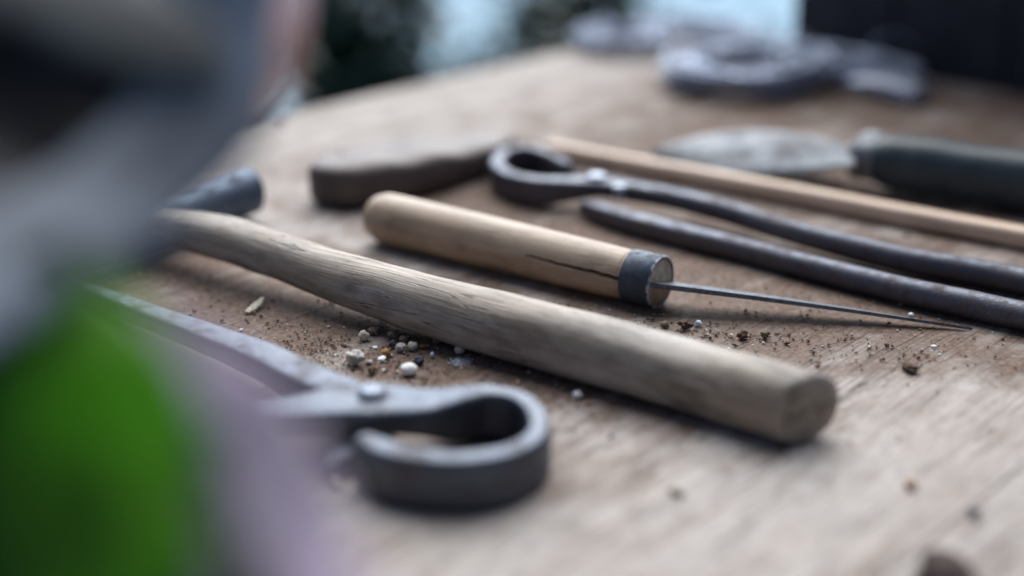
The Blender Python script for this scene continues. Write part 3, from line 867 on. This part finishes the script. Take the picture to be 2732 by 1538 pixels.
PEB = [
    # location, size, material, label, squash, angular, elongation
    ((-0.0541, 0.6821, 0.0), 8.4, M_WHITE, 'largest smooth white pebble between the pincers and the hammer handle', .78, .14, 1.08),
    ((-0.0496, 0.695, 0.0), 5.3, M_SLATE, 'rough blue-black pebble touching the largest white pebble', .85, .5, 1.0),
    ((-0.0286, 0.7098, 0.0), 5.6, M_CREAM, 'lone round cream pebble beside the hammer handle above the white powder', .88, .12, 1.0),
    ((-0.0607, 0.7134, 0.0), 5.9, M_QUARTZ, 'pale grey-white pebble in the middle of the pebble cluster', .75, .3, 1.15),
    ((-0.0545, 0.7149, 0.0), 5.6, M_CREAM, 'two-tone tan pebble right of the pale grey-white one', .85, .25, 1.0),
    ((-0.0654, 0.7185, 0.0), 4.2, M_SLATE, 'small dark slate pebble behind the pale grey-white pebble', .95, .3, 1.0),
    ((-0.0824, 0.7284, 0.0), 5.9, M_CREAM, 'cream pebble next to a pinkish brown one near the straight lever', .95, .22, 1.0),
    ((-0.078, 0.7375, 0.0), 5.6, M_PINK, 'pinkish brown rounded pebble behind the cream pebble', .75, .2, 1.1),
    ((-0.0667, 0.7307, 0.0), 5.8, M_OLIVE, 'olive brown round pebble at the back of the cluster', .8, .3, 1.1),
    ((-0.06, 0.7252, 0.0), 4.6, M_PINK, 'small brown pebble with pale top behind the pale grey-white one', .95, .3, 1.0),
    ((-0.0487, 0.7185, 0.0), 4.0, M_ORANGE, 'flat orange-brown chip of stone at the right of the cluster', .45, .35, 1.3),
    ((-0.0682, 0.706, 0.0), 4.8, M_ORANGE, 'lumpy orange-brown pebble leaning by the small long white one', .9, .5, 1.0),
    ((-0.0831, 0.6953, 0.0), 7.6, M_QUARTZ, 'angular grey quartz stone touching the straight pincers lever', .85, .75, 1.05),
    ((-0.0699, 0.7007, 0.0), 4.4, M_WHITE, 'small elongated white pebble in front of the orange-brown lump', .55, .3, 1.35),
    ((-0.0431, 0.7045, 0.0), 2.6, M_BLUEW, 'tiny bluish white grain right of the blue-black pebble', 1.2, .3, 0.9),
    ((-0.0763, 0.6959, 0.0), 3.2, M_QUARTZ, 'small quartz crumb beside the angular grey stone', .7, .6, 1.1),
    ((-0.0421, 0.7231, 0.0), 4.2, M_PINK, 'reddish brown crumbly chip close to the underside of the handle', .8, .8, 1.0),
    ((-0.0675, 0.6874, 0.0), 2.3, M_WHITE, 'flat white flake left of the largest white pebble', .4, .3, 1.2),
    ((-0.0736, 0.6838, 0.0), 4.8, M_CLOD, 'brown soil clod against the pincers lever', .7, .8, 1.1),
]
def peb(loc, mm, mat, label, sq, an, el, i):
    lump('pebble', loc, mm / 1000, mat, label, 'pebble', i + 1, sq, an, el, rz=i * 1.3, sub=3 if mm > 3 else 2, group='pebbles scattered on the table')
for i, (loc, mm, mat, label, sq, an, el) in enumerate(PEB):
    peb(loc, mm, mat, label, sq, an, el, i)
MORE = [
    ((0.0331, 0.6537, 0), 4.8, M_WHITE, 'single white pebble between the pincers hook and the hammer handle end', .8, .3, 1.0),
    ((0.0379, 0.6458, 0), 3.0, M_ORANGE, 'small tan crumb beside the single white pebble', .6, .4, 1.2),
    ((0.1063, 0.7489, 0), 4.0, M_BLUEW, 'bluish white grain in the dirt under the thin blade', .9, .3, 1.0),
    ((0.0868, 0.7465, 0), 4.6, M_OLIVE, 'tan brown pebble in the dirt just below the black ferrule', .9, .3, 1.0),
    ((0.0973, 0.7442, 0), 6.2, M_CLOD, 'dark crumbly soil clod below the black ferrule', .75, .9, 1.2),
    ((0.1282, 0.7304, 0), 5.2, M_CLOD, 'brown soil clod in the shadow under the blade, left of another', .8, .9, 1.0),
    ((0.1409, 0.7298, 0), 4.6, M_OLIVE, 'grey-brown angular crumb in the shadow under the blade', .95, .7, 1.0),
    ((0.139, 0.7236, 0), 1.6, M_WHITE, 'tiny white grain in front of the grey-brown crumb', .9, .2, 1.0),
    ((0.23, 0.782, 0), 3.0, M_WHITE, 'white grain between the blade and the rusty arm, farther from the blade', .9, .3, 1.0),
    ((0.231, 0.7633, 0), 3.2, M_WHITE, 'white grain close behind the thin blade', .8, .3, 1.0),
    ((0.2108, 0.6869, 0), 7.5, M_CLOD, 'flat brown soil clod alone on the bare board in front of the blade', .45, .9, 1.3),
    ((0.2975, 0.8125, 0.0172), 0, None, '', 0, 0, 0),
    ((0.1687, 0.4771, 0), 25, M_CLODD, 'large dark brown clod at the front of the bare board', .55, .5, 1.15),
    ((0.1983, 0.5359, 0), 5.0, M_SLATE, 'small dark round grain alone on the bare board', .7, .3, 1.0),
    ((0.1779, 0.561, 0), 5.4, M_ORANGE, 'orange-brown crumb on the bare board near the hammer handle end', .6, .5, 1.1),
    ((0.0728, 0.5549, 0), 5.0, M_OLIVE, 'dark elongated crumb on the board in front of the handle end', .4, .5, 1.5),
    ((-0.0788, 0.5945, 0), 6.0, M_QUARTZ, 'pale grey pebble beside the tip of the pincers hook', .9, .3, 1.0),
    ((-0.0775, 0.5621, 0), 4.5, M_CREAM, 'cream crumb in front of the pincers hook tip', .8, .3, 1.0),
    ((-0.2065, 1.2268, 0), 11, M_WHITE, 'white flake lying at the back edge of the table', .7, .4, 1.2),
]
k = 40
for (loc, mm, mat, label, sq, an, el) in MORE:
    if mat is not None:
        peb(loc, mm, mat, label, sq, an, el, k)
    k += 1

# wood splinter standing in the dirt left of the pebbles
sp0 = (-0.154, 0.7669, 0)
rows = [(0, 0, .0010, .0020, .0009, 3), (.0025, .005, .0018, .0026, .0010, 3), (.005, .010, .0030, .0024, .0010, 3), (.007, .0145, .0046, .0012, .0006, 3)]
vv, ff = loft(catmull(rows, 4), 10, (0.4, 0.4), 0.0003, 300, 2)
tag(mesh_obj('wood_splinter', vv, ff, M_CREAM, loc=(sp0[0], sp0[1], 0.0002)), 'pale wood splinter lying between the hammer and the straight lever', 'splinter')

def crumbs(name, label, spots, mats, seed):
    """one mesh of many tiny irregular crumbs; spots: (x, y, ang, rx, ry, count, smin, smax)"""
    r = random.Random(seed)
    vs, fs, mi = [], [], []
    base = [Vector(p) for p in ((1, 0, 0), (-1, 0, 0), (0, 1, 0), (0, -1, 0), (0, 0, 1), (0, 0, -1))]
    tris = [(0, 2, 4), (2, 1, 4), (1, 3, 4), (3, 0, 4), (2, 0, 5), (1, 2, 5), (3, 1, 5), (0, 3, 5)]
    for (cx, cy, ang, rx, ry, n, s0, s1) in spots:
        prev = None
        for _ in range(n):
            x = r.gauss(0, 0.5) * rx; y = r.gauss(0, 0.5) * ry
            px_ = cx + x * math.cos(ang) - y * math.sin(ang); py_ = cy + x * math.sin(ang) + y * math.cos(ang)
            s = s0 + (s1 - s0) * r.random() ** 3
            if prev and r.random() < 0.5:
                px_ = prev[0] + r.gauss(0, 0.8) * (prev[2] + s); py_ = prev[1] + r.gauss(0, 0.8) * (prev[2] + s)
            prev = (px_, py_, s)
            an = (r.uniform(0.6, 1.7), r.uniform(0.6, 1.2), r.uniform(0.45, 1.0))
            rot = Quaternion(Vector((r.gauss(0, 1), r.gauss(0, 1), r.gauss(0, 1))).normalized(), r.uniform(0, 6.28))
            o = len(vs)
            pts = [rot @ Vector((b.x * an[0], b.y * an[1], b.z * an[2])) * r.uniform(0.65, 1.2) for b in base]
            for p in pts:
                vs.append((px_ + p.x * s * 0.5, py_ + p.y * s * 0.5, 0.0002 + max(0.0, (p.z * 0.8 + 0.7) * s * 0.5)))
            m_ = r.choices(range(len(mats)), weights=[w for _, w in mats])[0]
            for t in tris:
                fs.append(tuple(o + q_ for q_ in t)); mi.append(m_)
    me = bpy.data.meshes.new(name); me.from_pydata(vs, [], fs)
    for m_, _ in mats:
        me.materials.append(m_)
    me.polygons.foreach_set('material_index', mi)
    o = bpy.data.objects.new(name, me); link(o)
    o['kind'] = 'stuff'; o['label'] = label; o['category'] = 'crumbs'
    return o
crumbs('soil_crumbs', 'loose brown soil crumbs scattered on the table among the tools',
       [(-0.07, 0.715, R(-30), 0.16, 0.055, 1900, .0003, .0028), (0.10, 0.735, R(-12), 0.15, 0.032, 1300, .0003, .0032),
        (0.10, 0.86, R(-36), 0.30, 0.07, 1500, .0005, .0024), (0.22, 0.74, R(-10), 0.25, 0.10, 700, .0003, .0015),
        (0.05, 0.66, R(-20), 0.30, 0.09, 700, .0003, .0014), (0.34, 0.97, R(-22), 0.28, 0.07, 1500, .0008, .0055), (0.15, 0.56, 0, 0.3, 0.12, 160, .0004, .0022),
        (-0.085, 0.70, R(-35), 0.05, 0.02, 700, .0004, .0022)],
       [(M_CLOD, 5), (M_OLIVE, 3), (M_PINK, 4), (M_CREAM, 1.2), (M_WHITE, 0.25), (M_SLATE, 0.3)], 77)
pc = (-0.0271, 0.6982, 0.0)
crumbs('white_powder', 'little heap of crushed white powder beside the hammer handle',
       [(pc[0], pc[1], 0.1, 0.0062, 0.0065, 260, .0004, .0013), (pc[0] - 0.004, pc[1], 0.1, 0.004, 0.003, 20, .0009, .0022)], [(M_BLUEW, 3), (M_WHITE, 2)], 5)

# ------------------------------------------------------------------ potted succulent close to the camera
def leafy(name, pts, mat, parent, o, th=0.10, fold=0.0, ref=(0, -1, 0.2), cup=0.0):
    """pts: (x, y, z, half_width) along the midrib; a thick leaf facing ref"""
    P_ = catmull(pts, 10)
    n = len(P_); K = 12
    ref = Vector(ref).normalized()
    top, bot = [], []
    for i in range(n):
        c = Vector(P_[i][:3]); w = max(P_[i][3], 0.0008)
        t = (Vector(P_[min(i + 1, n - 1)][:3]) - Vector(P_[max(i - 1, 0)][:3])).normalized()
        s = t.cross(ref).normalized(); nn = s.cross(t).normalized()
        if nn.dot(ref) < 0:
            nn = -nn
        for k in range(K + 1):
            a = -1 + 2 * k / K
            prof = math.sqrt(max(0, 1 - a * a))
            mid_ = nn * (fold * abs(a) * w + cup * a * a * w + 0.03 * w * noise.noise(Vector((i * 0.15, a * 2, 3))))
            e_ = c + s * (a * w) + mid_
            top.append(e_ + nn * (prof * w * th) - Vector(o)); bot.append(e_ - nn * (prof * w * th + 0.0001) - Vector(o))
    vs = top + bot; off = len(top); fs = []
    for i in range(n - 1):
        for k in range(K):
            a = i * (K + 1) + k
            fs.append((a, a + 1, a + K + 2, a + K + 1)); fs.append((a + off, a + K + 1 + off, a + K + 2 + off, a + 1 + off))
        for k in (0, K):
            a = i * (K + 1) + k
            fs.append((a, a + K + 1, a + K + 1 + off, a + off))
    for k in range(K):
        fs.append((k, k + 1, k + 1 + off, k + off)); e = (n - 1) * (K + 1) + k; fs.append((e, e + 1, e + 1 + off, e + off))
    return mesh_obj(name, vs, fs, mat, parent)

def leafmat(name, col, edge, edge_pos, trans=0.3, rough=0.5, lo=0.45):
    m, nt, bs = new_mat(name); N = NT(nt)
    co = N.coord('Object')
    a = N.noise(co, 28, 4, 0.6)
    c = N.mix(N.ramp(a, [(0.36, 0.0), (0.62, 1.0)]), tuple(x * lo for x in col), tuple(min(1, x * 1.3) for x in col))
    if edge is not None:
        b = N.noise(N.mapping(co, loc=(2, 5, 1)), 22, 3, 0.5)
        c = N.mix(N.ramp(b, [(edge_pos, 0.0), (edge_pos + 0.14, 1.0)]), c, edge)
    N.set(bs.inputs['Base Color'], c)
    bs.inputs['Roughness'].default_value = rough
    bs.inputs['Specular IOR Level'].default_value = 0.35
    tr = N.n('ShaderNodeBsdfTranslucent'); N.set(tr.inputs['Color'], c)
    mx = N.n('ShaderNodeMixShader'); mx.inputs[0].default_value = trans
    N.set(mx.inputs[1], bs.outputs[0]); N.set(mx.inputs[2], tr.outputs[0])
    N.set(nt.nodes['Material Output'].inputs['Surface'], mx.outputs[0])
    return m
M_LGREY = leafmat('grey_blue_leaf', (0.17, 0.20, 0.25), None, 0.5, 0.3)
M_LPINK = leafmat('pink_edge_leaf', (0.80, 0.60, 0.54), (0.72, 0.60, 0.62), 0.5, 0.6)
M_LGAPSHADE = leafmat('leaf_gap_shade', (0.014, 0.013, 0.016), None, 0.5, 0.03)  # near-black colour paints the shade between the leaves
M_LGREEN = leafmat('green_leaf', (0.13, 0.38, 0.012), (0.05, 0.20, 0.008), 0.5, 0.6)
M_LGREENSHADE = leafmat('shaded_green_leaf', (0.04, 0.15, 0.010), (0.02, 0.07, 0.008), 0.5, 0.3)  # darker copy of the green, shade put into the colour
M_LLILAC = leafmat('lilac_leaf', (0.54, 0.46, 0.56), (0.50, 0.34, 0.42), 0.6, 0.5, lo=0.8)
M_LASH = leafmat('ash_leaf', (0.085, 0.09, 0.088), (0.05, 0.043, 0.048), 0.55, 0.2)
M_POT = plain_mat('terracotta', (0.36, 0.16, 0.09), 0.8, 0.2, 60, 0.4)

PO = (-0.115, 0.245, 0.0)
plant = thing('potted_succulent', 'out of focus potted succulent with grey, green and lilac leaves in front of the tools', 'plant', PO)
# pot, below the picture
vs, fs = [], []
prof_ = [(0.036, 0.0), (0.046, 0.070), (0.050, 0.072), (0.051, 0.088), (0.046, 0.088), (0.045, 0.078), (0.0, 0.078)]
for (r_, z) in prof_[:-1]:
    for j in range(40):
        a = 2 * math.pi * j / 40
        vs.append((r_ * math.cos(a), r_ * math.sin(a), z))
for i in range(len(prof_) - 2):
    for j in range(40):
        a = i * 40 + j; b = i * 40 + (j + 1) % 40
        fs.append((a, b, b + 40, a + 40))
fs.append(tuple(range(39, -1, -1)))
mesh_obj('pot', vs, fs, M_POT, plant)
vs = [(0.0455 * math.cos(2 * math.pi * j / 40), 0.0455 * math.sin(2 * math.pi * j / 40), 0.0775) for j in range(40)]
mesh_obj('soil', vs, [tuple(range(40))], M_CLOD, plant)
base_ = (PO[0], PO[1], 0.078, 0.006)
def L4(p, w):
    return (p[0], p[1], p[2], w)
leafy('leaf', [base_, L4((-0.1357, 0.2673, 0.1702), .010), L4((-0.1354, 0.2901, 0.1878), .014), L4((-0.1186, 0.3198, 0.1954), .0165), L4((-0.1008, 0.349, 0.2016), .0170), L4((-0.0859, 0.3758, 0.2157), .0185), L4((-0.0831, 0.3939, 0.2349), .0170), L4((-0.0814, 0.4073, 0.2559), .016), L4((-0.0708, 0.4157, 0.2778), .003)],
      M_LGREY, plant, PO, 0.16, 0.05, (0.15, -0.7, 0.75))
leafy('leaf', [base_, L4((-0.1598, 0.3262, 0.1562), .008), L4((-0.1373, 0.38, 0.1849), .008), L4((-0.0936, 0.4119, 0.1981), .007), L4((-0.0743, 0.4232, 0.2136), .0070), L4((-0.0719, 0.4301, 0.2315), .0095), L4((-0.0707, 0.4391, 0.2551), .009), L4((-0.0671, 0.4456, 0.2719), .002)],
      M_LPINK, plant, PO, 0.2, 0.0, (0.1, -0.9, 0.4))
leafy('leaf', [base_, L4((-0.142, 0.2931, 0.1817), .014), L4((-0.1415, 0.353, 0.1982), .024), L4((-0.1356, 0.3872, 0.2174), .028), L4((-0.1239, 0.4001, 0.2371), .024), L4((-0.1149, 0.4081, 0.2579), .012), L4((-0.1105, 0.4129, 0.2705), .002)],
      M_LGAPSHADE, plant, PO, 0.1, 0.0, (0.0, -1, 0.0))  # dark leaf-shaped sheet put where the gap between leaves lies in shade
leafy('leaf', [base_, L4((-0.1623, 0.3132, 0.1781), .010), L4((-0.1664, 0.3698, 0.228), .014), L4((-0.1408, 0.3897, 0.2519), .016), L4((-0.1063, 0.3858, 0.2418), .016), L4((-0.0869, 0.3824, 0.2328), .011), L4((-0.0783, 0.3801, 0.2268), .002)],
      M_LASH, plant, PO, 0.15, 0.0, (0.1, -0.6, 0.8))
leafy('leaf', [base_, L4((-0.0843, 0.2507, 0.141), .017), L4((-0.0835, 0.2584, 0.161), .0190), L4((-0.084, 0.2676, 0.1766), .0190), L4((-0.0845, 0.2748, 0.1898), .0148), L4((-0.0868, 0.2831, 0.1973), .0078), L4((-0.0895, 0.2905, 0.2027), .0010)],
      M_LGREEN, plant, PO, 0.05, -0.45, (0.35, -1, 0.25))
leafy('leaf', [base_, L4((-0.0439, 0.2526, 0.1319), .010), L4((-0.0462, 0.266, 0.1388), .0112), L4((-0.0501, 0.2803, 0.1483), .0118), L4((-0.0584, 0.2954, 0.1596), .0112), L4((-0.0691, 0.3049, 0.1704), .0085), L4((-0.0806, 0.3133, 0.1785), .0040), L4((-0.0885, 0.3205, 0.1833), .0008)],
      M_LLILAC, plant, PO, 0.12, 0.1, (0.2, -0.8, 0.6))
leafy('leaf', [base_, L4((-0.0627, 0.2532, 0.1334), .009), L4((-0.0654, 0.2728, 0.1426), .0120), L4((-0.0679, 0.2873, 0.1526), .0115), L4((-0.0699, 0.2967, 0.163), .0060), L4((-0.0714, 0.3049, 0.1704), .0008)],
      M_LASH, plant, PO, 0.12, 0.1, (0.1, -0.9, 0.4))
leafy('leaf', [base_, L4((-0.1116, 0.272, 0.1266), .026), L4((-0.1152, 0.2847, 0.1458), .026), L4((-0.1151, 0.299, 0.1691), .022), L4((-0.1122, 0.3102, 0.1844), .015), L4((-0.1081, 0.32, 0.1958), .006), L4((-0.1062, 0.322, 0.2011), .001)],
      M_LGREENSHADE, plant, PO, 0.05, 0.3, (0.0, -1, 0.2))  # stands for the green leaf's shaded left side, painted darker
